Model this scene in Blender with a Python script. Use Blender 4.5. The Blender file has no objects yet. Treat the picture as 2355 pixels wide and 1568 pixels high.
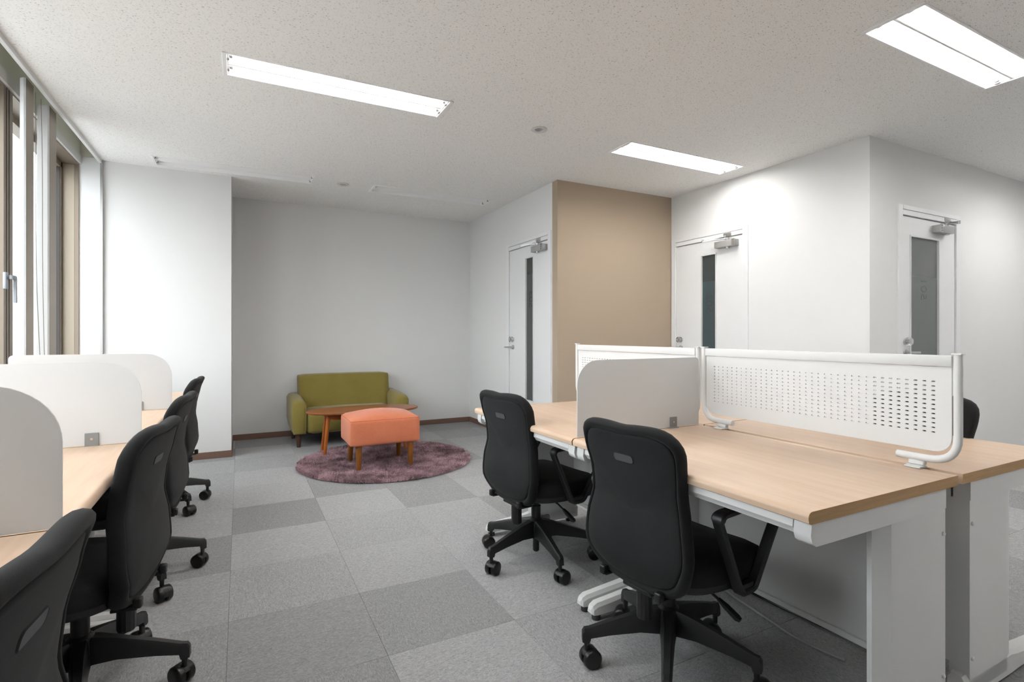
import bpy, bmesh, math, random
from mathutils import Vector, Matrix
random.seed(7)
PI = math.pi
S = bpy.context.scene
COL = S.collection

# ------------------------------------------------------------------ camera
cam_d = bpy.data.cameras.new('camera'); cam = bpy.data.objects.new('camera', cam_d); COL.objects.link(cam)
cam.location = (0, 0, 1.134)
cam.rotation_euler = (PI/2, 0, -math.radians(27.4325))
cam_d.sensor_width = 36.0; cam_d.sensor_fit = 'HORIZONTAL'
cam_d.lens = 36.0*1206/2355
cam_d.shift_y = (784-769)/2355*-1
cam_d.clip_start = 0.02; cam_d.clip_end = 300
S.camera = cam

# ------------------------------------------------------------------ world, exposure
w = bpy.data.worlds.new('world'); S.world = w; w.use_nodes = True
bg = w.node_tree.nodes['Background']; bg.inputs['Color'].default_value = (0.96, 0.98, 1.0, 1); bg.inputs['Strength'].default_value = 2.8
S.view_settings.view_transform = 'Standard'; S.view_settings.look = 'None'
S.view_settings.gamma = 1; S.view_settings.use_curve_mapping = False
S.view_settings.exposure = 1.45
TUBE_STRENGTH = 14.5

# ------------------------------------------------------------------ materials
def srgb(r, g, b):
    f = lambda c: (c/255/12.92) if c <= 10 else ((c/255+0.055)/1.055)**2.4
    return (f(r), f(g), f(b), 1)
def new_mat(name):
    m = bpy.data.materials.new(name); m.use_nodes = True
    nt = m.node_tree; return m, nt, nt.nodes['Principled BSDF']
def plain(name, col, rough=0.5, metal=0.0, bump=0.0, bscale=200, var=0.0, sheen=0.0, spec=0.5):
    m, nt, p = new_mat(name)
    p.inputs['Base Color'].default_value = col; p.inputs['Roughness'].default_value = rough
    p.inputs['Metallic'].default_value = metal; p.inputs['Specular IOR Level'].default_value = spec
    if sheen: p.inputs['Sheen Weight'].default_value = sheen
    if bump or var:
        tc = nt.nodes.new('ShaderNodeTexCoord'); nz = nt.nodes.new('ShaderNodeTexNoise')
        nz.inputs['Scale'].default_value = bscale; nz.inputs['Detail'].default_value = 4
        nt.links.new(tc.outputs['Object'], nz.inputs['Vector'])
        if bump:
            b = nt.nodes.new('ShaderNodeBump'); b.inputs['Strength'].default_value = bump; b.inputs['Distance'].default_value = 0.002
            nt.links.new(nz.outputs['Fac'], b.inputs['Height']); nt.links.new(b.outputs['Normal'], p.inputs['Normal'])
        if var:
            r = nt.nodes.new('ShaderNodeMixRGB')
            r.inputs['Color1'].default_value = tuple(c*(1-var) for c in col[:3])+(1,)
            r.inputs['Color2'].default_value = tuple(min(1, c*(1+var)) for c in col[:3])+(1,)
            nt.links.new(nz.outputs['Fac'], r.inputs['Fac']); nt.links.new(r.outputs['Color'], p.inputs['Base Color'])
    return m
def carpet_mat(name, c0, c1):
    m, nt, p = new_mat(name)
    tc = nt.nodes.new('ShaderNodeTexCoord'); mp = nt.nodes.new('ShaderNodeMapping')
    mp.inputs['Scale'].default_value = (1, 2.6, 1)
    oi = nt.nodes.new('ShaderNodeObjectInfo'); av = nt.nodes.new('ShaderNodeVectorMath'); av.operation = 'ADD'
    nt.links.new(tc.outputs['Object'], mp.inputs['Vector']); nt.links.new(mp.outputs['Vector'], av.inputs[0])
    ml = nt.nodes.new('ShaderNodeMath'); ml.operation = 'MULTIPLY'; ml.inputs[1].default_value = 37
    nt.links.new(oi.outputs['Random'], ml.inputs[0]); nt.links.new(ml.outputs[0], av.inputs[1])
    nz = nt.nodes.new('ShaderNodeTexNoise'); nz.inputs['Scale'].default_value = 85; nz.inputs['Detail'].default_value = 6; nz.inputs['Roughness'].default_value = 0.75
    nz.inputs['Distortion'].default_value = 1.2
    nt.links.new(av.outputs[0], nz.inputs['Vector'])
    cr = nt.nodes.new('ShaderNodeValToRGB'); cr.color_ramp.elements[0].position = 0.33; cr.color_ramp.elements[1].position = 0.67
    cr.color_ramp.elements[0].color = c0; cr.color_ramp.elements[1].color = c1
    nt.links.new(nz.outputs['Fac'], cr.inputs['Fac'])
    hs = nt.nodes.new('ShaderNodeHueSaturation'); mr = nt.nodes.new('ShaderNodeMapRange')
    mr.inputs['To Min'].default_value = 0.96; mr.inputs['To Max'].default_value = 1.04
    nt.links.new(oi.outputs['Random'], mr.inputs['Value']); nt.links.new(mr.outputs[0], hs.inputs['Value'])
    nt.links.new(cr.outputs['Color'], hs.inputs['Color']); nt.links.new(hs.outputs['Color'], p.inputs['Base Color'])
    b = nt.nodes.new('ShaderNodeBump'); b.inputs['Strength'].default_value = 0.6; b.inputs['Distance'].default_value = 0.003
    nt.links.new(nz.outputs['Fac'], b.inputs['Height']); nt.links.new(b.outputs['Normal'], p.inputs['Normal'])
    p.inputs['Roughness'].default_value = 0.95; p.inputs['Specular IOR Level'].default_value = 0.1
    return m
def wood_mat(name, ca, cb, rough, scale=(14, 1.2, 14), spec=0.4):
    m, nt, p = new_mat(name)
    tc = nt.nodes.new('ShaderNodeTexCoord'); mp = nt.nodes.new('ShaderNodeMapping'); mp.inputs['Scale'].default_value = scale
    nz = nt.nodes.new('ShaderNodeTexNoise'); nz.inputs['Scale'].default_value = 2.2; nz.inputs['Detail'].default_value = 7; nz.inputs['Roughness'].default_value = 0.55; nz.inputs['Distortion'].default_value = 0.6
    nt.links.new(tc.outputs['Object'], mp.inputs['Vector']); nt.links.new(mp.outputs['Vector'], nz.inputs['Vector'])
    cr = nt.nodes.new('ShaderNodeValToRGB'); cr.color_ramp.elements[0].position = 0.3; cr.color_ramp.elements[1].position = 0.72
    cr.color_ramp.elements[0].color = ca; cr.color_ramp.elements[1].color = cb
    nt.links.new(nz.outputs['Fac'], cr.inputs['Fac']); nt.links.new(cr.outputs['Color'], p.inputs['Base Color'])
    p.inputs['Roughness'].default_value = rough; p.inputs['Specular IOR Level'].default_value = spec
    return m
def ceiling_mat():
    m, nt, p = new_mat('rock wool ceiling board')
    tc = nt.nodes.new('ShaderNodeTexCoord')
    # long fissures
    mp = nt.nodes.new('ShaderNodeMapping'); mp.inputs['Scale'].default_value = (0.36, 1.0, 1.0); mp.inputs['Rotation'].default_value = (0, 0, 0.12)
    nzd = nt.nodes.new('ShaderNodeTexNoise'); nzd.inputs['Scale'].default_value = 22; nzd.inputs['Detail'].default_value = 2
    mx = nt.nodes.new('ShaderNodeMixRGB'); mx.inputs['Fac'].default_value = 0.035
    nt.links.new(tc.outputs['Object'], nzd.inputs['Vector'])
    nt.links.new(tc.outputs['Object'], mx.inputs['Color1']); nt.links.new(nzd.outputs['Color'], mx.inputs['Color2'])
    nt.links.new(mx.outputs['Color'], mp.inputs['Vector'])
    vo = nt.nodes.new('ShaderNodeTexVoronoi'); vo.inputs['Scale'].default_value = 118; vo.inputs['Randomness'].default_value = 1
    nt.links.new(mp.outputs['Vector'], vo.inputs['Vector'])
    r1 = nt.nodes.new('ShaderNodeValToRGB'); r1.color_ramp.elements[0].position = 0.08; r1.color_ramp.elements[1].position = 0.24
    r1.color_ramp.elements[0].color = (0.42, 0.42, 0.41, 1); r1.color_ramp.elements[1].color = (1, 1, 1, 1)
    nt.links.new(vo.outputs['Distance'], r1.inputs['Fac'])
    # only some cells carry a fissure
    sx = nt.nodes.new('ShaderNodeSeparateColor'); nt.links.new(vo.outputs['Color'], sx.inputs['Color'])
    gt = nt.nodes.new('ShaderNodeMath'); gt.operation = 'GREATER_THAN'; gt.inputs[1].default_value = 0.3
    nt.links.new(sx.outputs[0], gt.inputs[0])
    m2 = nt.nodes.new('ShaderNodeMixRGB'); m2.inputs['Color1'].default_value = (1, 1, 1, 1)
    nt.links.new(gt.outputs[0], m2.inputs['Fac']); nt.links.new(r1.outputs['Color'], m2.inputs['Color2'])
    base = nt.nodes.new('ShaderNodeMixRGB'); base.blend_type = 'MULTIPLY'; base.inputs['Fac'].default_value = 1
    base.inputs['Color1'].default_value = (0.92, 0.915, 0.90, 1)
    vo2 = nt.nodes.new('ShaderNodeTexVoronoi'); vo2.inputs['Scale'].default_value = 210; nt.links.new(mp.outputs['Vector'], vo2.inputs['Vector'])
    r2 = nt.nodes.new('ShaderNodeValToRGB'); r2.color_ramp.elements[0].position = 0.12; r2.color_ramp.elements[1].position = 0.34
    r2.color_ramp.elements[0].color = (0.68, 0.68, 0.67, 1); r2.color_ramp.elements[1].color = (1, 1, 1, 1); nt.links.new(vo2.outputs['Distance'], r2.inputs['Fac'])
    m3 = nt.nodes.new('ShaderNodeMixRGB'); m3.blend_type = 'MULTIPLY'; m3.inputs['Fac'].default_value = 0.8
    nt.links.new(m2.outputs['Color'], m3.inputs['Color1']); nt.links.new(r2.outputs['Color'], m3.inputs['Color2'])
    nt.links.new(m3.outputs['Color'], base.inputs['Color2']); nt.links.new(base.outputs['Color'], p.inputs['Base Color'])
    b = nt.nodes.new('ShaderNodeBump'); b.inputs['Strength'].default_value = 0.25; b.inputs['Distance'].default_value = 0.003
    nt.links.new(m2.outputs['Color'], b.inputs['Height']); nt.links.new(b.outputs['Normal'], p.inputs['Normal'])
    p.inputs['Roughness'].default_value = 0.95; p.inputs['Specular IOR Level'].default_value = 0.1
    return m
def weave_mat(name, ca, cb, scale=700, rough=0.9, sheen=0.25):
    m, nt, p = new_mat(name)
    tc = nt.nodes.new('ShaderNodeTexCoord')
    nz = nt.nodes.new('ShaderNodeTexNoise'); nz.inputs['Scale'].default_value = scale; nz.inputs['Detail'].default_value = 3
    nz2 = nt.nodes.new('ShaderNodeTexNoise'); nz2.inputs['Scale'].default_value = 6; nz2.inputs['Detail'].default_value = 3
    for n in (nz, nz2): nt.links.new(tc.outputs['Object'], n.inputs['Vector'])
    ad = nt.nodes.new('ShaderNodeMixRGB'); ad.inputs['Fac'].default_value = 0.3
    nt.links.new(nz.outputs['Fac'], ad.inputs['Color1']); nt.links.new(nz2.outputs['Fac'], ad.inputs['Color2'])
    cr = nt.nodes.new('ShaderNodeValToRGB'); cr.color_ramp.elements[0].position = 0.35; cr.color_ramp.elements[1].position = 0.65
    cr.color_ramp.elements[0].color = ca; cr.color_ramp.elements[1].color = cb
    nt.links.new(ad.outputs['Color'], cr.inputs['Fac']); nt.links.new(cr.outputs['Color'], p.inputs['Base Color'])
    b = nt.nodes.new('ShaderNodeBump'); b.inputs['Strength'].default_value = 0.35; b.inputs['Distance'].default_value = 0.001
    nt.links.new(nz.outputs['Fac'], b.inputs['Height']); nt.links.new(b.outputs['Normal'], p.inputs['Normal'])
    p.inputs['Roughness'].default_value = rough; p.inputs['Sheen Weight'].default_value = sheen; p.inputs['Specular IOR Level'].default_value = 0.2
    return m

M_WALL = plain('white wallpaper', (0.77, 0.77, 0.765, 1), 0.85, bump=0.15, bscale=500, spec=0.2)
M_BEIGE = plain('beige wallpaper', srgb(176, 159, 140), 0.85, bump=0.15, bscale=500, spec=0.2)
M_BASE = plain('brown vinyl baseboard', srgb(122, 94, 80), 0.6)
M_CEIL = ceiling_mat()
M_SUB = plain('dark carpet joint', srgb(70, 70, 72), 0.95)
M_CT_L = carpet_mat('light grey carpet', srgb(130, 130, 131), srgb(194, 194, 195))
M_CT_M = carpet_mat('mid grey carpet', srgb(124, 124, 125), srgb(187, 187, 188))
M_CT_D = carpet_mat('dark grey carpet', srgb(117, 117, 118), srgb(177, 177, 178))
M_WHITE = plain('white powder coated steel', (0.70, 0.70, 0.695, 1), 0.45)
M_WPAINT = plain('white painted door', (0.78, 0.785, 0.79, 1), 0.45)
M_BRONZE = plain('bronze window aluminium', srgb(134, 122, 108), 0.4, metal=0.35)
M_BRONZE2 = plain('pale bronze aluminium', srgb(158, 146, 130), 0.4, metal=0.2)
M_GASKET = plain('dark gasket', srgb(60, 56, 54), 0.6)
M_OLIVE = plain('olive grey curtain box', srgb(222, 222, 210), 0.6)
M_SILVER = plain('brushed silver', srgb(190, 190, 190), 0.3, metal=0.85)
M_CHROME = plain('chrome', srgb(215, 215, 215), 0.12, metal=1.0)
M_GREYCL = plain('grey clamp', srgb(140, 142, 142), 0.45, metal=0.3)
M_HANDLE = plain('grey window handle', srgb(168, 174, 184), 0.4, metal=0.2)
M_BLIND = plain('white blind fabric', (0.82, 0.84, 0.86, 1), 0.7)
M_CORD = plain('grey cord', srgb(150, 146, 140), 0.8)
M_OAK = wood_mat('light oak laminate', srgb(199, 171, 146), srgb(210, 185, 162), 0.42)
M_OAKE = wood_mat('oak end band', srgb(168, 132, 88), srgb(186, 150, 104), 0.5, (3, 3, 40))
M_TEAK = wood_mat('orange brown wood', srgb(150, 78, 26), srgb(176, 98, 38), 0.35, (6, 6, 1))
M_TEAKT = wood_mat('reddish brown table top', srgb(132, 72, 34), srgb(152, 88, 44), 0.3, (1.2, 12, 12))
M_OTLEG = wood_mat('brown turned wood', srgb(128, 78, 30), srgb(152, 96, 40), 0.4, (6, 6, 1))
M_DKLEG = wood_mat('dark brown wood', srgb(70, 46, 36), srgb(86, 58, 46), 0.5, (6, 6, 1))
M_GREEN = weave_mat('olive green upholstery', srgb(126, 112, 52), srgb(142, 128, 68), 500)
M_CORAL = weave_mat('coral upholstery', srgb(196, 108, 76), srgb(214, 132, 98), 350)
M_SEAM_C = plain('coral seam', srgb(192, 108, 76), 0.9)
M_SEAM_G = plain('green seam', srgb(104, 98, 38), 0.9)
M_BLACKF = weave_mat('black chair fabric', srgb(24, 24, 25), srgb(37, 37, 38), 900, 0.8, 0.05)
M_BLACKP = plain('black nylon', srgb(24, 24, 25), 0.42, bump=0.1, bscale=900)
M_BLACKW = plain('black caster wheel', srgb(16, 16, 17), 0.35)
M_SLOTP = plain('grey hand slot', srgb(70, 70, 71), 0.6)
M_TUBE, nt, p = new_mat('lit fluorescent tube')
p.inputs['Base Color'].default_value = (1, 1, 1, 1); p.inputs['Emission Color'].default_value = (1.0, 0.985, 0.96, 1); p.inputs['Emission Strength'].default_value = TUBE_STRENGTH
M_REFL = plain('white lamp reflector', (0.90, 0.90, 0.90, 1), 0.35)
M_SOCK = plain('lamp socket', srgb(150, 150, 150), 0.4, metal=0.3)
M_RING = plain('pale grey lamp ring', srgb(216, 214, 208), 0.45)
M_CLOSER = plain('silver grey closer paint', srgb(172, 172, 170), 0.4, metal=0.3)
M_RUG = plain('rug backing', srgb(92, 70, 76), 0.95)
M_GLASS, nt, p = new_mat('window glass')
nt.nodes.remove(p); gl = nt.nodes.new('ShaderNodeBsdfGlossy'); gl.inputs['Roughness'].default_value = 0.02
tr = nt.nodes.new('ShaderNodeBsdfTransparent'); tr.inputs['Color'].default_value = (0.96, 0.98, 0.98, 1); mx = nt.nodes.new('ShaderNodeMixShader')
lw = nt.nodes.new('ShaderNodeLayerWeight'); lw.inputs['Blend'].default_value = 0.5; pw = nt.nodes.new('ShaderNodeMath'); pw.operation = 'POWER'; pw.inputs[1].default_value = 5
nt.links.new(lw.outputs['Facing'], pw.inputs[0]); fr = nt.nodes.new('ShaderNodeMath'); fr.operation = 'MULTIPLY_ADD'; fr.inputs[1].default_value = 0.5; fr.inputs[2].default_value = 0.04
nt.links.new(pw.outputs[0], fr.inputs[0]); out = nt.nodes['Material Output']
nt.links.new(fr.outputs[0], mx.inputs[0]); nt.links.new(tr.outputs[0], mx.inputs[1]); nt.links.new(gl.outputs[0], mx.inputs[2]); nt.links.new(mx.outputs[0], out.inputs['Surface'])
M_DG1 = plain('dark door glass', srgb(66, 68, 68), 0.08, spec=0.6)  # opaque door panes: the dark of the rooms behind is put into their colour
M_DG2 = plain('teal tinted door glass', srgb(60, 68, 70), 0.08, spec=0.6)
M_DG3 = plain('grey door glass', srgb(104, 107, 106), 0.08, spec=0.6)
M_FILM1 = plain('frosted film dark', srgb(78, 82, 82), 0.45)
M_FILM2 = plain('frosted film teal', srgb(62, 76, 80), 0.45)
M_FILM3 = plain('frosted film grey', srgb(108, 112, 111), 0.45)
M_NUM = plain('dark number lettering', srgb(62, 66, 67), 0.5)
M_NUM3 = plain('grey number lettering', srgb(94, 97, 97), 0.5)
M_CLEAR, nt, p = new_mat('clear plastic cover')
p.inputs['Roughness'].default_value = 0.08; p.inputs['Transmission Weight'].default_value = 0.9; p.inputs['IOR'].default_value = 1.2
def acrylic(name, c):
    m, nt, p = new_mat(name)
    p.inputs['Base Color'].default_value = c; p.inputs['Roughness'].default_value = 0.35
    tl = nt.nodes.new('ShaderNodeBsdfTranslucent'); tl.inputs['Color'].default_value = c
    mx = nt.nodes.new('ShaderNodeMixShader'); mx.inputs[0].default_value = 0.35
    nt.links.new(p.outputs[0], mx.inputs[1]); nt.links.new(tl.outputs[0], mx.inputs[2]); nt.links.new(mx.outputs[0], nt.nodes['Material Output'].inputs['Surface'])
    return m
M_ACR = acrylic('milky white acrylic', (0.76, 0.76, 0.76, 1))

# ------------------------------------------------------------------ mesh builder
class MB:
    def __init__(s): s.bm = bmesh.new()
    def box(s, x0, x1, y0, y1, z0, z1, bev=0.0, seg=1):
        g = bmesh.ops.create_cube(s.bm, size=1.0)
        vs = g['verts']
        for v in vs: v.co = Vector(((x0+x1)/2+v.co.x*(x1-x0), (y0+y1)/2+v.co.y*(y1-y0), (z0+z1)/2+v.co.z*(z1-z0)))
        if bev:
            es = list({e for v in vs for e in v.link_edges})
            bmesh.ops.bevel(s.bm, geom=es, offset=bev, segments=seg, affect='EDGES', profile=0.5)
        return s
    def ring(s, pts): return [s.bm.verts.new(p) for p in pts]
    def loft(s, rings, closed=True, cap=True, loop=False):
        R = [s.ring(r) for r in rings]; n = len(R[0])
        prs = list(zip(R[:-1], R[1:])) + ([(R[-1], R[0])] if loop else [])
        for a, b in prs:
            for i in range(n if closed else n-1):
                j = (i+1) % n
                s.bm.faces.new((a[i], a[j], b[j], b[i]))
        if cap and closed and not loop:
            s.bm.faces.new(R[0][::-1]); s.bm.faces.new(R[-1])
        return s
    def cyl(s, p0, p1, r0, r1=None, n=16):
        r1 = r0 if r1 is None else r1
        p0, p1 = Vector(p0), Vector(p1); d = (p1-p0).normalized()
        u = d.orthogonal().normalized(); v = d.cross(u)
        rr = []
        for p, r in ((p0, r0), (p1, r1)): rr.append([p+u*(r*math.cos(2*PI*i/n))+v*(r*math.sin(2*PI*i/n)) for i in range(n)])
        return s.loft(rr)
    def lathe(s, prof, n=20, c=(0, 0, 0), axis='z'):
        rings = []
        for r, h in prof:
            ring = []
            for i in range(n):
                a = 2*PI*i/n
                q = (r*math.cos(a), r*math.sin(a), h)
                if axis == 'x': q = (h, r*math.cos(a), r*math.sin(a))
                if axis == 'y': q = (r*math.sin(a), h, r*math.cos(a))
                ring.append(Vector(c)+Vector(q))
            rings.append(ring)
        return s.loft(rings)
    def sweep(s, path, sec, up=(0, 0, 1), scales=None, loop=False, cap=True):
        """sec: list of (a,b): a along side, b along the 'up' normal"""
        P = [Vector(p) for p in path]; n = len(P); rings = []
        up = Vector(up)
        for i, p in enumerate(P):
            if loop: t = (P[(i+1) % n]-P[i-1]).normalized()
            else: t = (P[min(i+1, n-1)]-P[max(i-1, 0)]).normalized()
            side = t.cross(up)
            if side.length < 1e-4: side = t.orthogonal()
            side.normalize(); nn = side.cross(t).normalized()
            k = scales[i] if scales else 1
            rings.append([p+side*(a*k)+nn*(b*k) for a, b in sec])
        return s.loft(rings, loop=loop, cap=cap)
    def tube(s, path, r, n=10, up=(0, 0, 1), loop=False, rb=None):
        rb = rb or r
        return s.sweep(path, [(r*math.cos(2*PI*i/n), rb*math.sin(2*PI*i/n)) for i in range(n)], up, loop=loop)
    def prism(s, poly, f):
        """poly: 2D points; f(a,b,h) -> 3D for h in (0,1)"""
        return s.loft([[Vector(f(a, b, 0)) for a, b in poly], [Vector(f(a, b, 1)) for a, b in poly]])
    def build(s, name, mat, parent=None, ang=38, loc=(0, 0, 0), rz=0):
        bmesh.ops.recalc_face_normals(s.bm, faces=s.bm.faces)
        a = math.radians(ang)
        for f in s.bm.faces: f.smooth = True
        for e in s.bm.edges:
            e.smooth = not (len(e.link_faces) == 2 and e.calc_face_angle(0) > a)
        me = bpy.data.meshes.new(name); s.bm.to_mesh(me); s.bm.free()
        me.materials.append(mat)
        o = bpy.data.objects.new(name, me); COL.objects.link(o)
        o.parent = parent; o.location = loc; o.rotation_euler = (0, 0, rz)
        return o
def fillet(pts, r, seg=5):
    """round the inner corners of an open 3D polyline"""
    P = [Vector(p) for p in pts]; out = [P[0]]
    for i in range(1, len(P)-1):
        a, b, c = P[i-1], P[i], P[i+1]
        rr = r[i-1] if isinstance(r, (list, tuple)) else r
        d1 = (a-b); d2 = (c-b); rr = min(rr, d1.length*0.49, d2.length*0.49)
        p1 = b+d1.normalized()*rr; p2 = b+d2.normalized()*rr
        for k in range(seg+1):
            t = k/seg; out.append(p1*(1-t)**2+b*2*t*(1-t)+p2*t*t)
    out.append(P[-1]); return out
def rpoly(x0, x1, z0, z1, r, seg=6):
    """rounded rectangle; r=(bottom-left, bottom-right, top-right, top-left)"""
    out = []
    for (cx, cz, rr, a0) in ((x0, z0, r[0], PI), (x1, z0, r[1], 1.5*PI), (x1, z1, r[2], 0), (x0, z1, r[3], PI/2)):
        sx = 1 if cx == x0 else -1; sz = 1 if cz == z0 else -1
        if rr < 1e-5: out.append((cx, cz)); continue
        for k in range(seg+1):
            a = a0+k/seg*PI/2
            out.append((cx+sx*rr+rr*math.cos(a), cz+sz*rr+rr*math.sin(a)))
    return out
def empty(name, loc, rz=0):
    o = bpy.data.objects.new(name, None); COL.objects.link(o); o.location = loc; o.rotation_euler = (0, 0, rz)
    o.empty_display_size = 0.1; return o
def tag(o, label=None, cat=None, group=None, kind=None):
    if label: o['label'] = label
    if cat: o['category'] = cat
    if group: o['group'] = group
    if kind: o['kind'] = kind
    return o
def struct(o): o['kind'] = 'structure'; return o
def copy_tree(o, parent=None):
    c = o.copy(); COL.objects.link(c); c.parent = parent
    for ch in list(o.children): copy_tree(ch, c)
    return c
def text_mesh(name, body, size, mat, parent, mtx):
    cu = bpy.data.curves.new(name, 'FONT'); cu.body = body; cu.size = size; cu.extrude = 0.0006; cu.align_x = 'CENTER'; cu.align_y = 'CENTER'
    t = bpy.data.objects.new(name+'_tmp', cu); COL.objects.link(t)
    bpy.context.view_layer.update()
    me = bpy.data.meshes.new_from_object(t.evaluated_get(bpy.context.evaluated_depsgraph_get()))
    bpy.data.objects.remove(t); me.transform(mtx); me.materials.clear(); me.materials.append(mat); me.name = name
    o = bpy.data.objects.new(name, me); COL.objects.link(o); o.parent = parent; return o

H = 2.6
# ------------------------------------------------------------------ floor with carpet tiles
fl = struct(MB().box(-1.18, 7.6, -2.0, 6.44, -0.06, -0.007).build('floor', M_SUB))
T = 0.505; x_off, y_off = -0.04, 1.845
dark = {(1, 0), (0, 0), (0, -1), (-1, 0), (-1, -1), (3, 1), (2, 3), (0, 3), (1, 4)}
light = {(1, 1), (1, -1), (2, 0), (0, 2), (2, 1), (2, 2), (1, 3), (-1, 4), (0, 5), (2, 5), (3, 3)}
tile_cache = {}
for i in range(-3, 16):
    for j in range(-8, 9):
        x0, y0 = x_off+i*T, y_off+j*T
        cx, cy = x0+T/2, y0+T/2
        X0, X1, Y0, Y1 = max(x0, -1.175), min(x0+T, 7.55), max(y0, -1.95), min(y0+T, 6.39)
        if X1-X0 < 0.02 or Y1-Y0 < 0.02: continue
        if X0 > 4.17 and Y0 > 2.27: continue
        if X0 > 2.72 and Y0 > 4.26: continue
        if X1 < -0.12 and Y0 > 5.57: continue
        m = M_CT_D if (i, j) in dark else M_CT_L if (i, j) in light else random.choice([M_CT_L, M_CT_M, M_CT_M, M_CT_D]) if j > 1 or i > 2 else M_CT_M
        rot = (i+j) % 2
        wx, wy = X1-X0, Y1-Y0
        key = (round(wx, 3), round(wy, 3), m.name, rot)
        if key not in tile_cache:
            a, b = (wx/2-.0003, wy/2-.0003)
            if rot: a, b = b, a
            o = MB().box(-a, a, -b, b, -0.007, 0, bev=0.0009).build('carpet_tile', m)
            tile_cache[key] = o.data
        else:
            o = bpy.data.objects.new('carpet_tile', tile_cache[key]); COL.objects.link(o)
        o.parent = fl; o.location = ((X0+X1)/2, (Y0+Y1)/2, 0); o.rotation_euler = (0, 0, PI/2 if rot else 0)

# ------------------------------------------------------------------ walls
def wall(name, boxes, mat=M_WALL):
    m = MB()
    for b in boxes: m.box(*b)
    return struct(m.build(name, mat))
ZT = H
wall('wall_back_left', [(-1.36, -0.07, 5.52, 5.62, 0, ZT), (-0.17, -0.07, 5.62, 6.44, 0, ZT)])
wall('wall_back', [(-0.07, 2.77, 6.34, 6.44, 0, ZT)])
# W3 with door opening y 4.337..5.20
D3 = dict(a0=4.32, a1=5.255, top=2.14)
wall('wall_right_far', [(2.67, 2.77, 5.235, 6.34, 0, ZT), (2.67, 2.77, 4.303, 4.337, 0, ZT), (2.67, 2.77, 4.337, 5.235, 2.12, ZT)])
wall('wall_beige', [(2.67, 4.115, 4.21, 4.303, 0, ZT)], M_BEIGE)
wall('wall_right_middle', [(4.115, 4.215, 4.19, 4.303, 0, ZT), (4.115, 4.215, 2.213, 3.255, 0, ZT), (4.115, 4.215, 3.255, 4.19, 2.12, ZT)])
wall('wall_right_near', [(4.215, 4.497, 2.213, 2.313, 0, ZT), (5.44, 7.6, 2.213, 2.313, 0, ZT), (4.497, 5.44, 2.213, 2.313, 2.12, ZT)])
wall('wall_right', [(7.5, 7.6, -2.0, 2.213, 0, ZT)])
wall('wall_front', [(-1.36, 7.6, -2.1, -2.0, 0, 2.83)])
wall('wall_left', [(-1.40, -1.18, -2.0, 5.52, 0, 0.80), (-1.40, -1.177, -2.0, 5.52, 2.612, 2.83), (-1.40, -1.18, -2.0, 1.0, .80, 2.612)])  # last box: unseen window bay walled up to darken the desk sides
# window-side corner panel and ceiling-pocket
corner = struct(MB().box(-1.205, -1.040, 5.50, 5.52, 0, 2.61).build('trim_1', M_WPAINT))
struct(MB().box(-1.040, -1.022, 5.494, 5.52, 0, 2.60).build('trim_2', M_SILVER))
struct(MB().box(-1.050, -1.027, -2.0, 5.50, 2.572, 2.602, bev=.002).build('trim_3', M_WHITE))
struct(MB().box(-1.200, -1.163, -2.0, 5.50, 2.545, 2.612, bev=.002).build('trim_4', M_WHITE))
m = MB(); m.box(-1.40, -1.03, 5.502, 5.60, 2.612, 2.83); m.box(-1.177, -1.03, -2.0, 5.52, 2.80, 2.83); m.box(-1.036, -1.028, -2.0, 5.52, 2.602, 2.80); m.box(-1.1765, -1.170, -2.0, 5.50, 2.612, 2.80)
struct(m.build('trim_5', M_OLIVE))
# baseboards
def bb(name, b): struct(MB().box(*b, bev=.002).build(name, M_BASE))
bb('baseboard_back_left', (-1.03, -0.063, 5.513, 5.52, 0, .062))
bb('baseboard_alcove_left', (-0.07, -0.063, 5.52, 6.334, 0, .062))
bb('baseboard_back', (-0.063, 2.663, 6.333, 6.34, 0, .062))
bb('baseboard_right_far', (2.663, 2.67, 5.262, 6.34, 0, .062))
bb('baseboard_beige', (2.66, 4.108, 4.203, 4.21, 0, .062))
bb('baseboard_right_middle', (4.108, 4.115, 2.206, 3.24, 0, .062))
bb('baseboard_right_near', (5.46, 7.493, 2.206, 2.213, 0, .062))
bb('baseboard_right', (7.493, 7.5, -2.0, 2.213, 0, .062))

# ------------------------------------------------------------------ light fixtures: positions first, ceiling cut round them
LX, LY = 1.278, 0.272
fixtures = [(0.556, 3.235, True), (3.265, 3.25, True), (3.315, 1.347, True), (-0.013, 5.296, False), (1.81, 5.312, False),
            (0.556, 1.347, True), (6.03, 1.347, True), (3.3, -.55, True), (6.03, -.55, True)]  # after the overhead one: unseen fixtures added to brighten the right side
holes = [(x-LX/2+.012, x+LX/2-.012, y-LY/2+.012, y+LY/2-.012) for x, y, _ in fixtures]
downs = [(1.898, 3.235), (0.893, 5.294)]
holes += [(x-.036, x+.036, y-.036, y+.036) for x, y in downs]
xs = sorted({-1.03, 7.6}|{v for h in holes for v in h[:2]}); ys = sorted({-2.0, 6.44}|{v for h in holes for v in h[2:]})
m = MB(); vc = {}
def gv(x, y):
    if (x, y) not in vc: vc[(x, y)] = m.bm.verts.new((x, y, H))
    return vc[(x, y)]
for xa, xb in zip(xs[:-1], xs[1:]):
    for ya, yb in zip(ys[:-1], ys[1:]):
        cx, cy = (xa+xb)/2, (ya+yb)/2
        if any(h[0] < cx < h[1] and h[2] < cy < h[3] for h in holes): continue
        m.bm.faces.new((gv(xa, ya), gv(xa, yb), gv(xb, yb), gv(xb, ya)))
ce = m.build('ceiling', M_CEIL); struct(ce)
for f_ in ce.data.polygons: f_.use_smooth = False
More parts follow.
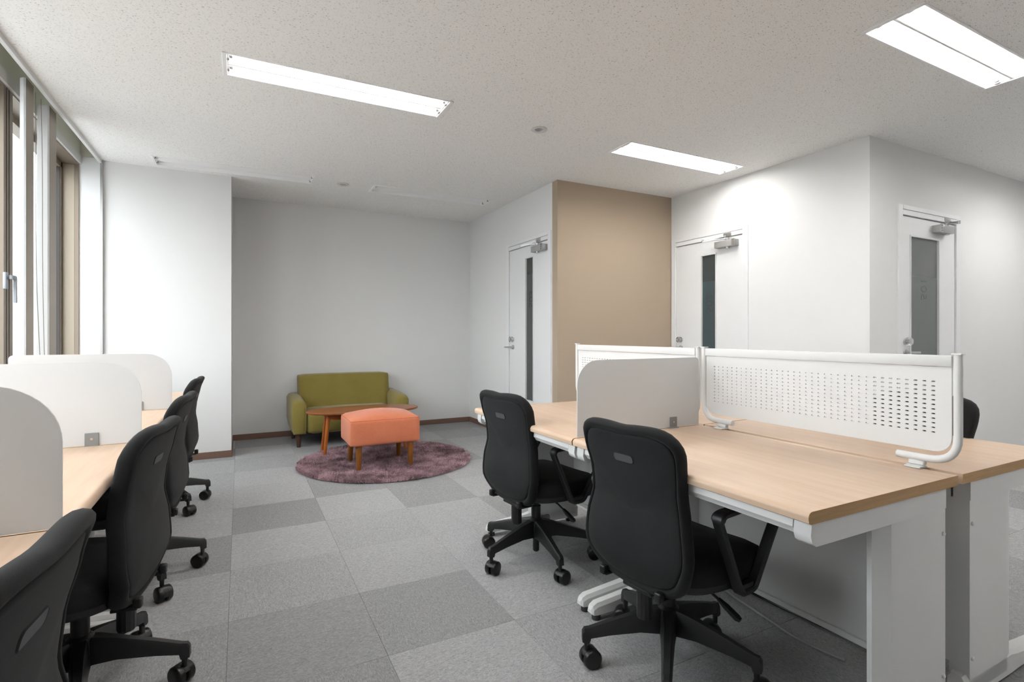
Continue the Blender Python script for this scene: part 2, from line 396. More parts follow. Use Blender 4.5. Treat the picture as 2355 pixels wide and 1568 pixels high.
sm = ce.modifiers.new('thick', 'SOLIDIFY'); sm.thickness = 0.09; sm.offset = 1
struct(MB().box(-1.40, 7.7, -2.1, 6.5, 2.84, 2.88).build('trim_6', M_WALL))   # slab above, closes the void

def make_fixture(lit):
    r = empty('ceiling_light', (0, 0, 0))
    hx, hy = LX/2, LY/2
    f = MB()
    f.box(-hx, hx, -hy, -hy+.013, -.005, .004, bev=.0015); f.box(-hx, hx, hy-.013, hy, -.005, .004, bev=.0015)
    f.box(-hx, -hx+.022, -hy, hy, -.007, .004, bev=.0015); f.box(hx-.022, hx, -hy, hy, -.007, .004, bev=.0015)
    f.build('frame', M_REFL, r)
    # W-shaped reflector
    prof = [(-hy+.0125, .0), (-hy+.022, .03), (-hy+.045, .046), (-hy+.085, .046), (-.03, .03), (-.006, -.001), (.006, -.001), (.03, .03), (hy-.085, .046), (hy-.045, .046), (hy-.022, .03), (hy-.0125, .0)]
    top = [(hy-.0125, .06), (-hy+.0125, .06)]
    g = MB(); g.prism(prof+top, lambda a, b, h: (-hx+.0125+h*(2*hx-.025), a, b))
    g.box(-hx+.0125, -hx+.030, -hy+.013, hy-.013, .0, .06); g.box(hx-.030, hx-.0125, -hy+.013, hy-.013, .0, .06)
    g.build('reflector', M_REFL, r, ang=60)
    for sy in (-1, 1):
        y = sy*.066
        if lit:
            t = MB().lathe([(.004, -.60), (.0145, -.598), (.0145, .598), (.004, .60)], 14, (0, y, .021), 'x').build('fluorescent_tube', M_TUBE, r)
            for sx in (-1, 1): MB().lathe([(.0150, 0), (.0152, .016)], 14, (sx*.598-(.008), y, .021), 'x').build('tube_cap', M_SILVER, t)
        for sx in (-1, 1):
            s_ = MB(); s_.box(sx*.613-.008, sx*.613+.008, y-.012, y+.012, -.004, .04, bev=.003)
            s_.box(sx*.600-.004, sx*.600+.004, y-.005, y+.005, .016, .026)
            s_.build('socket', M_SOCK, r)
    return r
FL = {True: make_fixture(True), False: make_fixture(False)}; used = set()
labels = ['lit twin-tube fluorescent light recessed in the ceiling, upper left, nearest the window wall',
          'small lit twin-tube ceiling light above the beige wall, near the white door wall',
          'large lit twin-tube ceiling light at the upper right, cut by the frame edge',
          'unlit empty ceiling light fixture over the white wall end, nearest the windows',
          'unlit empty ceiling light fixture in the alcove ceiling, near the green sofa',
          'lit twin-tube ceiling light directly overhead, just above the frame',
          'added twin-tube fill light, unseen beyond the right frame edge',
          'added twin-tube fill light, unseen behind the camera on the right',
          'added twin-tube fill light, unseen behind the camera at the far right',
          'lit twin-tube ceiling light behind the camera on the right side',
          'rearmost lit twin-tube ceiling light on the window side',
          'rearmost lit twin-tube ceiling light on the right side']
for (x, y, lit), lb in zip(fixtures, labels):
    o = FL[lit] if lit not in used else copy_tree(FL[lit]); used.add(lit)
    o.location = (x, y, H); tag(o, lb, 'ceiling light', 'fluorescent lights recessed in the ceiling')
def downlight(x, y, lb):
    r = tag(empty('downlight', (x, y, H)), lb, 'downlight', 'round downlights in the ceiling')
    MB().lathe([(.030, .0), (.056, -.001), (.058, -.006), (.052, -.009), (.032, -.006), (.029, .0)], 28).build('trim_ring', M_RING, r)
    MB().lathe([(.031, -.004), (.030, .004), (.022, .035), (.010, .045), (.012, .05), (.026, .038), (.034, .006)], 24).build('reflector', M_CHROME, r)
    MB().lathe([(.002, .012), (.010, .014), (.013, .022), (.010, .04)], 16).build('lamp', M_REFL, r)
downlight(*downs[0], 'small round downlight between the two lit lights in mid ceiling')
downlight(*downs[1], 'small round downlight between the two unlit lights over the alcove')

# ------------------------------------------------------------------ windows
def window(n, y0, y1, handle):
    wd = MB()
    xi, xo = -1.180, -1.36
    wd.box(xo, xi, y0, y0+.012, .80, 2.55); wd.box(xo, -1.21, y0+.012, y0+.030, .80, 2.55); wd.box(xo, -1.25, y0+.03, y0+.046, .80, 2.55)
    wd.box(xo, xi, y1-.012, y1, .80, 2.55); wd.box(xo, -1.285, y1-.05, y1-.012, .80, 2.55)
    wd.box(xo, xi, y0+.012, y1-.012, 2.535, 2.55); wd.box(xo, -1.285, y0+.012, y1-.012, 2.49, 2.535)
    wd.box(xo, xi-.01, y0+.012, y1-.012, .80, .83); wd.box(xo, -1.285, y0+.012, y1-.012, .83, .88)
    w_ = struct(wd.build('window_%d' % n, M_BRONZE))
    g = MB(); g.box(-1.318, -1.312, y0+.04, y1-.045, .87, 2.50); g.build('pane', M_GLASS, w_)
    k = MB()
    for b in ((y0+.046, y0+.054), (y1-.058, y1-.05)): k.box(-1.322, -1.290, b[0], b[1], .88, 2.49)
    k.build('gasket', M_GASKET, w_)
    j = MB().box(-1.284, -1.208, y1-.014, y1-.0125, .83, 2.53).build('reveal', M_BRONZE2, w_)
    return w_
yw = [1.0, 2.5, 4.06, 5.50]
mull = 0.11
wins = []
for k in range(3):
    wins.append(window(3-k, yw[k], yw[k+1]-(mull if k < 2 else 0), False))
for i, yy in enumerate(yw[1:-1]):
    mm = MB(); mm.box(-1.36, -1.205, yy-mull, yy, .80, 2.545)
    mm.box(-1.205, -1.18, yy-mull, yy-.088, .80, 2.545); mm.box(-1.205, -1.18, yy-.074, yy-.050, .80, 2.545); mm.box(-1.205, -1.18, yy-.036, yy, .80, 2.545)
    struct(mm.build('trim_%d' % (7+i), M_BRONZE))
# window handle on the mullion sash
hd = empty('window_handle', (-1.18, 3.965, 1.44)); tag(hd, 'grey lever handle on the bronze window frame at the left edge', 'handle')
MB().box(.0005, .016, -.045, -.005, -.05, .045, bev=.005, seg=2).build('backplate', M_HANDLE, hd)
MB().sweep(fillet([(.010, -.025, .018), (.034, -.025, .018), (.036, .020, .018), (.036, .022, -.125)], [.008, .008]), [(-.011, -.006), (.011, -.006), (.011, .006), (-.011, .006)], up=(1, 0, 0)).build('lever', M_HANDLE, hd)
# two vertical fins hanging before the glass: bronze room face, white side, with cords between
def fin(name, y0, y1, xw, n):
    o = struct(MB().box(-1.094, -1.082, y0, y1, .72, 2.60).build(name, M_BRONZE))
    q = MB()
    for k in range(5):
        yy = y0-.004-.0015*k
        q.prism([(-1.082-.002*k, .74), (-1.082-.002*k, 2.597), (-1.082-xw+.001*k, 2.590), (-1.082-xw*1.15+.001*k, .74)], lambda a, b, h, yy=yy: (a, yy-.0008*h, b))
    bl = q.build('vertical_blind', M_BLIND)
    return tag(bl, n, 'blind', 'white vertical blinds hanging at the windows')
fin('trim_20', 3.935, 4.055, .026, 'white gathered blind vanes against the nearer bronze upright, left edge')
fin('trim_21', 4.350, 4.485, .060, 'white gathered blind vanes against the farther bronze upright')
for k, (ya, yb, xx) in enumerate([(4.075, 4.085, -1.10), (4.11, 4.20, -1.09), (4.16, 4.19, -1.13), (4.20, 4.28, -1.085)]):
    pth = [(xx+.004*math.sin(t*.9+k), ya+(yb-ya)*(1-t/8)**1.6+.008*math.sin(t*1.1+k*2), .76+t*.228) for t in range(9)]
    o = MB().tube(fillet(pth, .05, 3), .0018, 6, up=(0, 1, 0)).build('blind_cord', M_CORD)
    tag(o, ['straight thin grey cord close beside the nearer bronze upright', 'thin grey cord bowing away from the nearer bronze upright', 'thin grey cord in the middle between the two bronze uprights', 'thin grey cord before the white blind vanes of the farther upright'][k], 'cord', 'blind cords hanging at the window')

# ------------------------------------------------------------------ doors
def door(n, org, rz, glass_x, glass_z, mats, number, knob_side, num_z, film_z, clo):
    """local frame: x along the wall 0..W (frame outer), y = depth into the wall (+), z up; faces -y"""
    W, Ht = 0.953, 2.14
    root = struct(empty('door_%d' % n, org, rz))
    f = MB()
    c = .018
    f.box(0, .060, -.010, .10, 0, Ht, bev=.0015); f.box(W-.060, W, -.010, .10, 0, Ht, bev=.0015)
    f.box(.060, W-.060, -.010, .10, 2.063, 2.102, bev=.0015); f.box(.060, W-.060, -.012, .10, 2.105, Ht, bev=.0015)
    f.box(.057, .075, .050, .10, 0, 2.063); f.box(W-.075, W-.057, .050, .10, 0, 2.063); f.box(.07, W-.07, .05, .10, 2.045, 2.064)
    f.build('door_frame', M_WPAINT, root)
    x0, x1 = .064, W-.064; gx0, gx1 = glass_x; gz0, gz1 = glass_z
    l = MB()
    for b in ((x0, gx0-.014, .004, 2.057), (gx1+.014, x1, .004, 2.057), (gx0-.014, gx1+.014, gz1+.014, 2.057), (gx0-.014, gx1+.014, .004, gz0-.014)):
        l.box(b[0], b[1], 0.004, .040, b[2], b[3])
    lf = l.build('door_leaf', M_WPAINT, root)
    g = MB()
    for b in ((gx0-.0135, gx0, gz0-.0135, gz1+.0135), (gx1, gx1+.0135, gz0-.0135, gz1+.0135), (gx0, gx1, gz1, gz1+.0135), (gx0, gx1, gz0-.0135, gz0)):
        g.box(b[0], b[1], -.001, .038, b[2], b[3], bev=.001)
    g.build('glazing_bead', M_WHITE, lf)
    MB().box(gx0, gx1, .016, .030, gz0, gz1).build('pane', mats[0], lf)
    MB().box(gx0+.001, gx1-.001, .0150, .016, gz0+.001, film_z).build('frosted_film', mats[1], lf)
    mt = Matrix.Translation(((gx0+gx1)/2+mats[3], .0142, num_z)) @ Matrix.Rotation(PI/2, 4, 'X') @ Matrix.Rotation(PI/2, 4, 'Z') @ Matrix.Scale(-1, 4, (0, 1, 0))
    text_mesh('room_number', number, .125, mats[2], lf, mt)
    s = -1 if knob_side < W/2 else 1
    kx = knob_side
    hnd = MB(); hnd.lathe([(.024, .004), (.024, -.006), (.010, -.010), (.009, -.042)][::-1], 20, (kx, 0, .995), 'y')
    hnd.sweep(fillet([(kx, -.040, .995), (kx+s*.02, -.044, .995), (kx+s*mats[4]*.12, -.044, .993)], .008), [(-.006, -.008), (.006, -.008), (.006, .008), (-.006, .008)], up=(0, 0, 1))
    hnd.build('door_handle', M_SILVER, root)
    lk = MB().lathe([(.026, .004), (.026, -.008), (.016, -.012), (.014, -.028), (.004, -.030)], 20, (kx, 0, 1.080), 'y').build('thumb_turn', M_CHROME, root)
    cv = MB().lathe([(.030, -.012), (.030, -.040), (.026, -.044), (.004, -.045)], 20, (kx, 0, 1.080), 'y').build('lock_cover', M_CLEAR, lk)
    cx0, cx1, sd = clo
    b = MB().box(cx0, cx1, -.058, .004, 1.962, 2.022, bev=.004, seg=2).build('door_closer', M_CLOSER, root)
    lo, hi = (cx0, cx0+.028) if sd > 0 else (cx1-.028, cx1)
    pl = MB(); pl.box(lo-.004, hi+.004, -.062, -.056, 1.958, 2.026, bev=.001)
    pl.build('end_plate', M_SILVER, b)
    sc = MB()
    for q in range(3):
        for t in range(2): sc.cyl((lo+.006+t*.014, -.0625, 1.972+q*.02), (lo+.006+t*.014, -.0635, 1.972+q*.02), .003, n=8)
    sc.build('screws', M_GASKET, b)
    kxx = {1: .735, 2: .745, 3: .680}[n]
    MB().lathe([(.016, 1.950), (.018, 1.962), (.012, 2.022), (.016, 2.030), (.016, 2.046), (.008, 2.052)], 14, (kxx, -.030, 0)).build('spindle', M_SILVER, b)
    ar = MB()
    tip = ({1: .562, 2: .536, 3: .650}[n], -.125, 2.030)
    ar.sweep([(kxx, -.030, 2.040), ((kxx+tip[0])/2, -.080, 2.040), tip], [(-.010, -.004), (.010, -.004), (.010, .004), (-.010, .004)])
    fx = kxx-sd*-.035
    ar.sweep([(tip[0], tip[1], 2.042), ((fx+tip[0])/2, -.078, 2.050), (fx+.01, -.030, 2.066)], [(-.007, -.004), (.007, -.004), (.007, .004), (-.007, .004)])
    ar.lathe([(.010, 2.024), (.010, 2.050)], 10, (tip[0], tip[1], 0)); ar.lathe([(.011, 2.052), (.013, 2.060), (.011, 2.076)], 12, (fx+.01, -.030, 0))
    ar.box(fx-.025, fx+.065, -.016, -.010, 2.066, 2.098, bev=.002); ar.box(fx-.005, fx+.030, -.040, -.010, 2.060, 2.068)
    ar.build('closer_arm', M_SILVER, b)
    return root
# door 1: far right wall x=2.67 (faces -x): local x -> -y ; origin at (2.67, 5.262)
door(1, (2.67, 5.268, 0), -PI/2, (.435, .585), (.45, 1.930), (M_DG1, M_FILM1, M_NUM, .012, 1), '503', .150, 1.50, 1.765, (.645, .872, -1))
door(2, (4.115, 4.202, 0), -PI/2, (.405, .575), (.45, 1.918), (M_DG2, M_FILM2, M_NUM, .0, 1), '502', .128, 1.44, 1.66, (.613, .847, -1))
door(3, (4.487, 2.213, 0), 0, (.200, .625), (.35, 1.905), (M_DG3, M_FILM3, M_NUM3, .0, -1), '501', .115, 1.50, 1.60, (.520, .737, 1))

# ------------------------------------------------------------------ desks
def desk_mesh(W):
    """local: front edge at x=0, back at x=.70, width y 0..W"""
    D = .70; r = empty('office_desk', (0, 0, 0)); zt = .72; th = .030
    # top with bull-nosed front
    prof = [(D, zt-th), (D, zt), (.014, zt)]
    for k in range(1, 6):
        a = PI/2+k*PI/2/5; prof.append((.014+.014*math.cos(a), zt-.014+.014*math.sin(a)))
    prof += [(.002, zt-th+.004), (.010, zt-th)]
    MB().prism(prof, lambda a, b, h: (a, .002+h*(W-.004), b)).build('tabletop', M_OAK, r, ang=30)
    for y in (.0012, W-.0020):
        MB().prism(prof, lambda a, b, h, y=y: (a, y+h*.0008, b)).build('edge_band', M_OAKE, r, ang=30)
    zb = zt-th
    # front beam
    bprof = [(.040, zb), (.022, zb), (.020, zb-.022), (.024, zb-.027), (.028, zb-.030), (.034, zb-.040), (.055, zb-.043), (.060, zb)]
    MB().prism(bprof, lambda a, b, h: (a, .055+h*(W-.11), b)).build('front_beam', M_WHITE, r)
    for e in (0, 1):
        y0, y1 = (.006, .050) if e == 0 else (W-.050, W-.006)
        # side bracket: deep rounded nose, running back to the column
        sp = [(.020, zb), (.016, zb-.030), (.022, zb-.048), (.036, zb-.058), (.060, zb-.058), (.33, zb-.058), (.642, zb-.058), (.642, zb)]
        MB().prism(sp, lambda a, b, h: (a, y0+h*(y1-y0), b)).build('side_bracket', M_WHITE, r)
        # column: broad post, chamfered front corner
        yo = y0+.002 if e == 0 else y1-.002
        ins = 1 if e == 0 else -1
        cp = [(.395, .052), (.345, .052), (.335, .048), (.325, .030), (.368, .004), (.395, 0), (.642, 0), (.642, .052)]
        MB().prism(cp, lambda a, b, h: (a, yo+ins*b, .045+h*(zb-.058-.045))).build('column', M_WHITE, r, ang=14)
        # foot
        ring = []
        for (x, hw, z0, z1) in ((.058, .014, .032, .046), (.066, .020, .027, .060), (.085, .022, .025, .070), (.30, .024, .027, .088), (.36, .026, .027, .100), (.655, .026, .027, .100), (.662, .022, .030, .095)):
            yc = yo+ins*.026
            ring.append([(x, yc-hw, z0), (x, yc+hw, z0), (x, yc+hw, z1-.014), (x, yc+hw*.62, z1), (x, yc-hw*.62, z1), (x, yc-hw, z1-.014)])
        ft = MB().loft(ring).build('foot', M_WHITE, r, ang=25)
        for xa in (.090, .61):
            MB().lathe([(.017, .0), (.018, .004), (.018, .022), (.012, .027)], 14, (xa, yo+ins*.026, 0)).build('adjuster', M_GASKET, ft)
        for (z) in (.15, .56):
            MB().lathe([(.0068, .001), (.0068, -.003), (.004, -.0055)] if ins > 0 else [(.0068, -.001), (.0068, .003), (.004, .0055)], 10, (.628, yo, z), 'y').build('screw_cap', M_WHITE, r)
    md = MB().box(.630, .642, .056, W-.056, .120, zb-.002).build('modesty_panel', M_WHITE, r)
    MB().box(.618, .6300, .056, W-.056, .120, .140, bev=.003).build('panel_lip', M_WHITE, md)
    MB().box(.60, .64, .056, W-.056, zb-.05, zb).build('rear_beam', M_WHITE, r)
    return r
dp = {}
def desk(W, loc, rz, label, group):
    if W not in dp: dp[W] = o = desk_mesh(W)
    else: o = copy_tree(dp[W])
    o.location = loc; o.rotation_euler = (0, 0, rz); return tag(o, label, 'desk', group)
GR, GL = 'light oak office desks in the right island', 'light oak office desks along the windows'
FX = 1.172
desk(.975, (FX, .762, 0), 0, 'nearest light oak desk of the right island, its front corner toward the camera', GR)
desk(.975, (FX, 1.742, 0), 0, 'light oak desk behind the white side screen, farther one of the right front row', GR)
BX = FX+.70+.030+.70
desk(.975, (BX, .762+.975, 0), PI, 'light oak desk behind the long perforated screen, at the right edge of the photo', GR)
desk(.975, (BX, 1.742+.975, 0), PI, 'light oak desk behind the farther perforated screen', GR)
LXF = -.333
for k, (y1, lb) in enumerate([(1.432, 'nearest window-side oak desk at the bottom left corner'), (2.447, 'window-side oak desk between the nearest and the clamped middle frosted screen'),
                              (3.462, 'window-side oak desk between the middle and the farthest frosted screen'), (4.477, 'farthest window-side oak desk, by the white wall end')]):
    desk(1.011, (LXF, y1, 0), PI, lb, GL)

# ------------------------------------------------------------------ perforated screens on the right island
def perf_screen(y0, y1, label):
    r = tag(empty('desk_screen', (1.887, y0, 0)), label, 'desk screen', 'white perforated screens along the middle of the right island')
    L = y1-y0; zt = 1.075; rt = .011
    for e in (0, 1):
        y = rt if e == 0 else L-rt; d = 1 if e == 0 else -1
        pth = fillet([(0, y, zt-.002), (0, y, .752), (-.004, y+d*.16, .752)], .075, 8)
        MB().tube(pth, .0115, 12, up=(1, 0, 0), rb=.0115).build('post', M_WHITE, r)
        MB().box(-.013, .013, y-.013, y+.013, zt-.002, zt+.003, bev=.001).build('post_cap', M_WHITE, r)
        c = MB(); c.box(-.034, .010, y+d*.105-.022, y+d*.105+.022, .721, .727, bev=.001); c.box(-.010, .010, y+d*.105-.022, y+d*.105+.022, .727, .743, bev=.003)
        c.build('clamp', M_WHITE, r)
    MB().box(-.010, .010, 2*rt+.001, L-2*rt-.001, 1.037, 1.071, bev=.004, seg=2).build('top_rail', M_WHITE, r)
    # perforated sheet with real slots
    pa, pb, z0, z1 = .026, L-.026, .778, 1.036
    NX, NZ = 36, 12; gx0, gx1, gz0, gz1 = .061, L-.061, .8285, .9975
    cw, ch = (gx1-gx0)/NX, (gz1-gz0)/NZ; t = .0028
    bm = MB(); V = {}
    def vv(x, y, z):
        k = (x, round(y, 5), round(z, 5))
        if k not in V: V[k] = bm.bm.verts.new(k)
        return V[k]
    hw, hh = .0052, .0021
    for i in range(NX):
        for j in range(NZ):
            a, b = gx0+i*cw, gz0+j*ch; cx, cz = a+cw/2, b+ch/2
            hole = [(cx-hw, cz-hh*.5), (cx-hw+.0018, cz-hh), (cx+hw-.0018, cz-hh), (cx+hw, cz-hh*.5), (cx+hw, cz+hh*.5), (cx+hw-.0018, cz+hh), (cx-hw+.0018, cz+hh), (cx-hw, cz+hh*.5)]
            cor = [(a, b), (a+cw, b), (a+cw, b+ch), (a, b+ch)]
            for sx in (-t, t):
                h = [vv(sx, *q) for q in hole]; c = [vv(sx, *q) for q in cor]
                fs = [(c[0], c[1], h[2], h[1]), (c[1], h[3], h[2]), (c[1], c[2], h[4], h[3]), (c[2], h[5], h[4]), (c[2], c[3], h[6], h[5]), (c[3], h[7], h[6]), (c[3], c[0], h[0], h[7]), (c[0], h[1], h[0])]
                for f in fs: bm.bm.faces.new(f if sx > 0 else f[::-1])
            for q in range(8):
                p1, p2 = hole[q], hole[(q+1) % 8]
                bm.bm.faces.new((vv(-t, *p1), vv(-t, *p2), vv(t, *p2), vv(t, *p1)))
    rr = .045
    bl = [(pa+rr+rr*math.cos(PI+k*PI/12), z0+rr+rr*math.sin(PI+k*PI/12)) for k in range(7)]
    br = [(pb-rr+rr*math.cos(1.5*PI+k*PI/12), z0+rr+rr*math.sin(1.5*PI+k*PI/12)) for k in range(7)]
    bot = bl+br+[(gx1, gz0), (gx0, gz0)]
    for poly in (bot, [bl[0], (gx0, gz0), (gx0, gz1), (gx0, z1), (pa, z1)], [(gx1, gz0), br[-1], (pb, z1), (gx1, z1), (gx1, gz1)], [(gx0, gz1), (gx1, gz1), (gx1, z1), (gx0, z1)]):
        bm.prism(poly, lambda a, b, h: (-t+h*2*t, a, b))
    bm.build('perforated_panel', M_WHITE, r, ang=20)
perf_screen(.758, 1.736, 'white metal screen with rows of slots on a bent tube frame, nearer and longer-looking one')
perf_screen(1.750, 2.752, 'white metal screen with rows of slots, farther one partly behind the frosted side screen')

# ------------------------------------------------------------------ frosted side screens
def side_screen(x0, x1, y, r, clx, label, flip, group, zb=.7235, zt=1.03):
    root = tag(empty('side_screen', (0, y, 0)), label, 'desk screen', group)
    MB().prism(rpoly(x0, x1, zb, zt, r, 10), lambda a, b, h: (a, -.0025+h*.005, b)).build('panel', M_ACR, root, ang=25)
    for cx in clx:
        c = MB(); c.box(cx-.021, cx+.021, -.0065, -.0026, .724, .769, bev=.001); c.box(cx-.021, cx+.021, .0026, .0065, .724, .769, bev=.001)
        if not flip: c.box(cx-.026, cx+.026, -.012, .010, .7205, .7245)
        else: c.box(cx-.021, cx+.021, -.0065, .0065, .7203, .7245)
        cl = c.build('clamp', M_GREYCL, root)
        MB().lathe([(.0045, -.0085), (.0045, -.0066)], 10, (cx, 0, .747), 'y').build('screw', M_CHROME, cl)
    return root
side_screen(1.194, 1.862, 1.7375, (.006, .006, .02, .10), [1.705, 1.30], 'milky white side screen with rounded corner and grey clamp on the right island', 0, 'frosted acrylic side screens')
for y, lb in ((1.432, 'nearest frosted side screen on the window desks, cut by the left frame edge'), (2.447, 'middle frosted side screen on the window desks, with a visible grey clamp'), (3.462, 'farthest frosted side screen on the window desks, tops out before the windows')):
    side_screen(-1.02, -.335, y, (.006, .006, .125, .02), [-.487, -.86], lb, 1, 'frosted acrylic side screens')

# ------------------------------------------------------------------ office chairs
def chair():
    r = empty('office_chair', (0, 0, 0))
    # base hub + five legs with casters
    MB().lathe([(.012, .045), (.016, .050), (.016, .110), (.036, .118), (.040, .160), (.036, .205), (.026, .214)], 20).build('hub', M_BLACKP, r)
    for k in range(5):
        a = 2*PI*k/5
        ca, sa = math.cos(a), math.sin(a)
        rings = []
        for (d, hw0, hw1, zb, zt) in ((.020, .020, .017, .120, .206), (.045, .026, .018, .126, .204), (.10, .022, .0135, .128, .190), (.20, .0175, .0115, .116, .160), (.266, .0150, .0110, .104, .138), (.270, .0140, .010, .088, .137), (.288, .0135, .010, .087, .134), (.295, .0120, .008, .090, .124)):
            ring = []
            for s_, z, hw in ((-1, zb, hw0), (1, zb, hw0), (1, zt-.008, hw1+.0025), (1, zt, hw1-.002), (-1, zt, hw1-.002), (-1, zt-.008, hw1+.0025)):
                ring.append((d*ca-s_*hw*sa, d*sa+s_*hw*ca, z))
            rings.append(ring)
        lg = MB().loft(rings).build('base_leg', M_BLACKP, r, ang=30)
        # caster: stem, hood, two wheels; swivelled
        sw = a+(.9, -.7, 1.9, .4, -1.6)[k]
        cx, cy = .279*ca, .279*sa
        dx, dy = math.cos(sw), math.sin(sw)       # axle direction
        ex, ey = -dy, dx                            # trail direction
        wx, wy = cx+ex*.014, cy+ey*.014
        c = MB(); c.cyl((cx, cy, .060), (cx, cy, .100), .0085, .0095, 12)
        n = 12; rr = []
        for h in (-.008, .008):
            rr.append([(wx+dx*h+ex*.031*math.cos(PI*q/(n-1)-.35), wy+dy*h+ey*.031*math.cos(PI*q/(n-1)-.35), .0325+.031*math.sin(PI*q/(n-1)-.35)+.001) for q in range(n)])
        c.loft(rr)
        c.build('caster', M_BLACKP, lg)
        for s_ in (-1, 1):
            wpr = MB(); prof = [(.004, .0300), (.024, .0298), (.0290, .0275), (.0318, .0235), (.0318, .0085), (.028, .0055)]
            rings = []
            ax = Vector((dx, dy, 0)); tt = Vector((ex, ey, 0)); zz = Vector((0, 0, 1)); c0 = Vector((wx, wy, .0320))
            for rad, h in prof:
                rings.append([c0+ax*(s_*h)+tt*(rad*math.cos(2*PI*q/22))+zz*(rad*math.sin(2*PI*q/22)) for q in range(22)])
            wpr.loft(rings).build('caster_wheel', M_BLACKW, lg)
    MB().lathe([(.024, .205), (.024, .275), (.020, .276), (.014, .277), (.014, .325)], 20).build('gas_lift', M_BLACKW, r)
    # mechanism under the seat
    mm = MB(); mm.box(-.135, .09, -.055, .055, .318, .345, bev=.006); mm.box(-.15, -.06, -.035, .035, .300, .33, bev=.006)
    mm.build('mechanism', M_BLACKP, r)
    ribs = []
    for z, s_ in ((.205, .92), (.210, 1.0), (.296, 1.0), (.303, .95)):
        ribs.append([((.0245+(.0012 if q % 2 else 0))*s_*math.cos(2*PI*q/24)-.12, (.0245+(.0012 if q % 2 else 0))*s_*math.sin(2*PI*q/24), z) for q in range(24)])
    MB().loft(ribs).build('tension_knob', M_BLACKP, r, ang=15)
    lv = MB(); lv.sweep([(.03, -.05, .322), (.035, -.13, .305), (.04, -.17, .285)], [(-.003, -.003), (.003, -.003), (.003, .003), (-.003, .003)], up=(1, 0, 0))
    lv.sweep([(.04, -.165, .288), (.045, -.19, .272), (.05, -.225, .250), (.052, -.235, .246)], [(-.006, -.009), (.006, -.009), (.006, .009), (-.006, .009)], up=(1, 0, 0), scales=[.6, 1, 1.1, .7])
    lv.build('lever', M_BLACKP, r)
    # seat shell and cushion
    def seat_outline(sc, x0=-.165, x1=.285, w=.235, n=40):
        out = []
        for q in range(n):
            a = 2*PI*q/n; c, s_ = math.cos(a), math.sin(a)
            px = abs(c)**.55*(1 if c > 0 else -1); py = abs(s_)**.55*(1 if s_ > 0 else -1)
            wx = w*(1-.10*(px < 0)*abs(px))
            out.append(((x0+x1)/2+px*(x1-x0)/2*sc, py*wx*sc))
        return out
    def zdrop(x): return -.03*max(0, (x-.17)/.115)**2
    MB().loft([[(x, y, z+zdrop(x)*.6) for x, y in seat_outline(sc)] for sc, z in ((.72, .335), (.93, .343), (.985, .352), (.985, .372))]).build('seat_shell', M_BLACKP, r, ang=50)
    st = MB().loft([[(x, y, z+zdrop(x)+(.012*(abs(y)/.235)**2 if z > .4 else 0)) for x, y in seat_outline(sc)] for sc, z in ((.97, .365), (1.0, .374), (1.0, .392), (.985, .410), (.94, .424), (.82, .434), (.5, .432), (.12, .427))])
    st.build('seat', M_BLACKF, r, ang=80)
    # backrest
    def hwid(z):
        pts = [(.312, .03), (.316, .09), (.327, .142), (.347, .175), (.383, .203), (.44, .220), (.52, .212), (.60, .192), (.68, .189), (.76, .202), (.796, .207), (.826, .199), (.847, .176), (.857, .13), (.855, .04)]
        return pts
    # closed outline (y,z), 64 points, resampled
    rp = hwid(0); outl = [(y, z) for z, y in rp] + [(-y, z) for z, y in rp[::-1]]
    top = [(0, .822)]
    def resample(P, n):
        L = [0]
        for i in range(len(P)): L.append(L[-1]+math.dist(P[i], P[(i+1) % len(P)]))
        out = []
        for k in range(n):
            t = L[-1]*k/n
            for i in range(len(P)):
                if L[i] <= t < L[i+1]+1e-12:
                    f = (t-L[i])/(L[i+1]-L[i]); a, b = P[i], P[(i+1) % len(P)]
                    out.append((a[0]+(b[0]-a[0])*f, a[1]+(b[1]-a[1])*f)); break
        return out
    O = resample([(outl[i][0], outl[i][1]) for i in range(15)]+[(0, .847)]+[(outl[i][0], outl[i][1]) for i in range(15, 30)]+[(0, .311)], 72)
    for _ in range(2): O = [((O[i-1][0]+2*O[i][0]+O[(i+1) % 72][0])/4, (O[i-1][1]+2*O[i][1]+O[(i+1) % 72][1])/4) for i in range(72)]
    cyz = (0, .575)
    def mid(y, z):      # mid-surface x
        t = z
        kp = [(.27, -.118), (.33, -.152), (.42, -.182), (.52, -.176), (.60, -.164), (.68, -.172), (.76, -.192), (.865, -.226)]
        for (a, xa), (b, xb) in zip(kp[:-1], kp[1:]):
            if t <= b or b == .865:
                f = max(0, min(1, (t-a)/(b-a))); f = f*f*(3-2*f)*.5+f*.5
                return xa+(xb-xa)*f+.34*y*y
    def inner(k):
        # offset the outline inward uniformly by distance d=(1-k)*...
        return [(y*(1-(1-k)*.45 if k > .5 else k*1.55), cyz[1]+(z-cyz[1])*(1-(1-k)*.62 if k > .5 else k*1.38)) for y, z in O]
    rings = []
    seq_r = [(.10, .020), (.45, .022), (.76, .020), (.80, .016), (.815, .022), (.85, .031), (.90, .034), (.95, .029), (.985, .018), (1.0, 0.0)]
    for k, h in seq_r: rings.append([(mid(y, z)-h*.7, y, z) for y, z in inner(k)])
    for k, h in ((.985, .018), (.95, .029), (.88, .034), (.76, .032), (.5, .026), (.1, .022)): rings.append([(mid(y, z)+h*.7, y, z) for y, z in inner(k)])
    bk = MB().loft(rings).build('backrest', M_BLACKF, r, ang=80)
    # rear panel: lies inside the rolled rim
    rings = []
    for k, h in ((.80, .015), (.808, .022), (.79, .0275), (.74, .030), (.5, .032), (.25, .033), (.02, .033)): rings.append([(mid(y, z)-h*.7, y, z) for y, z in inner(k)])
    bp_ = MB().loft(rings).build('back_panel', M_BLACKF, r, ang=80)
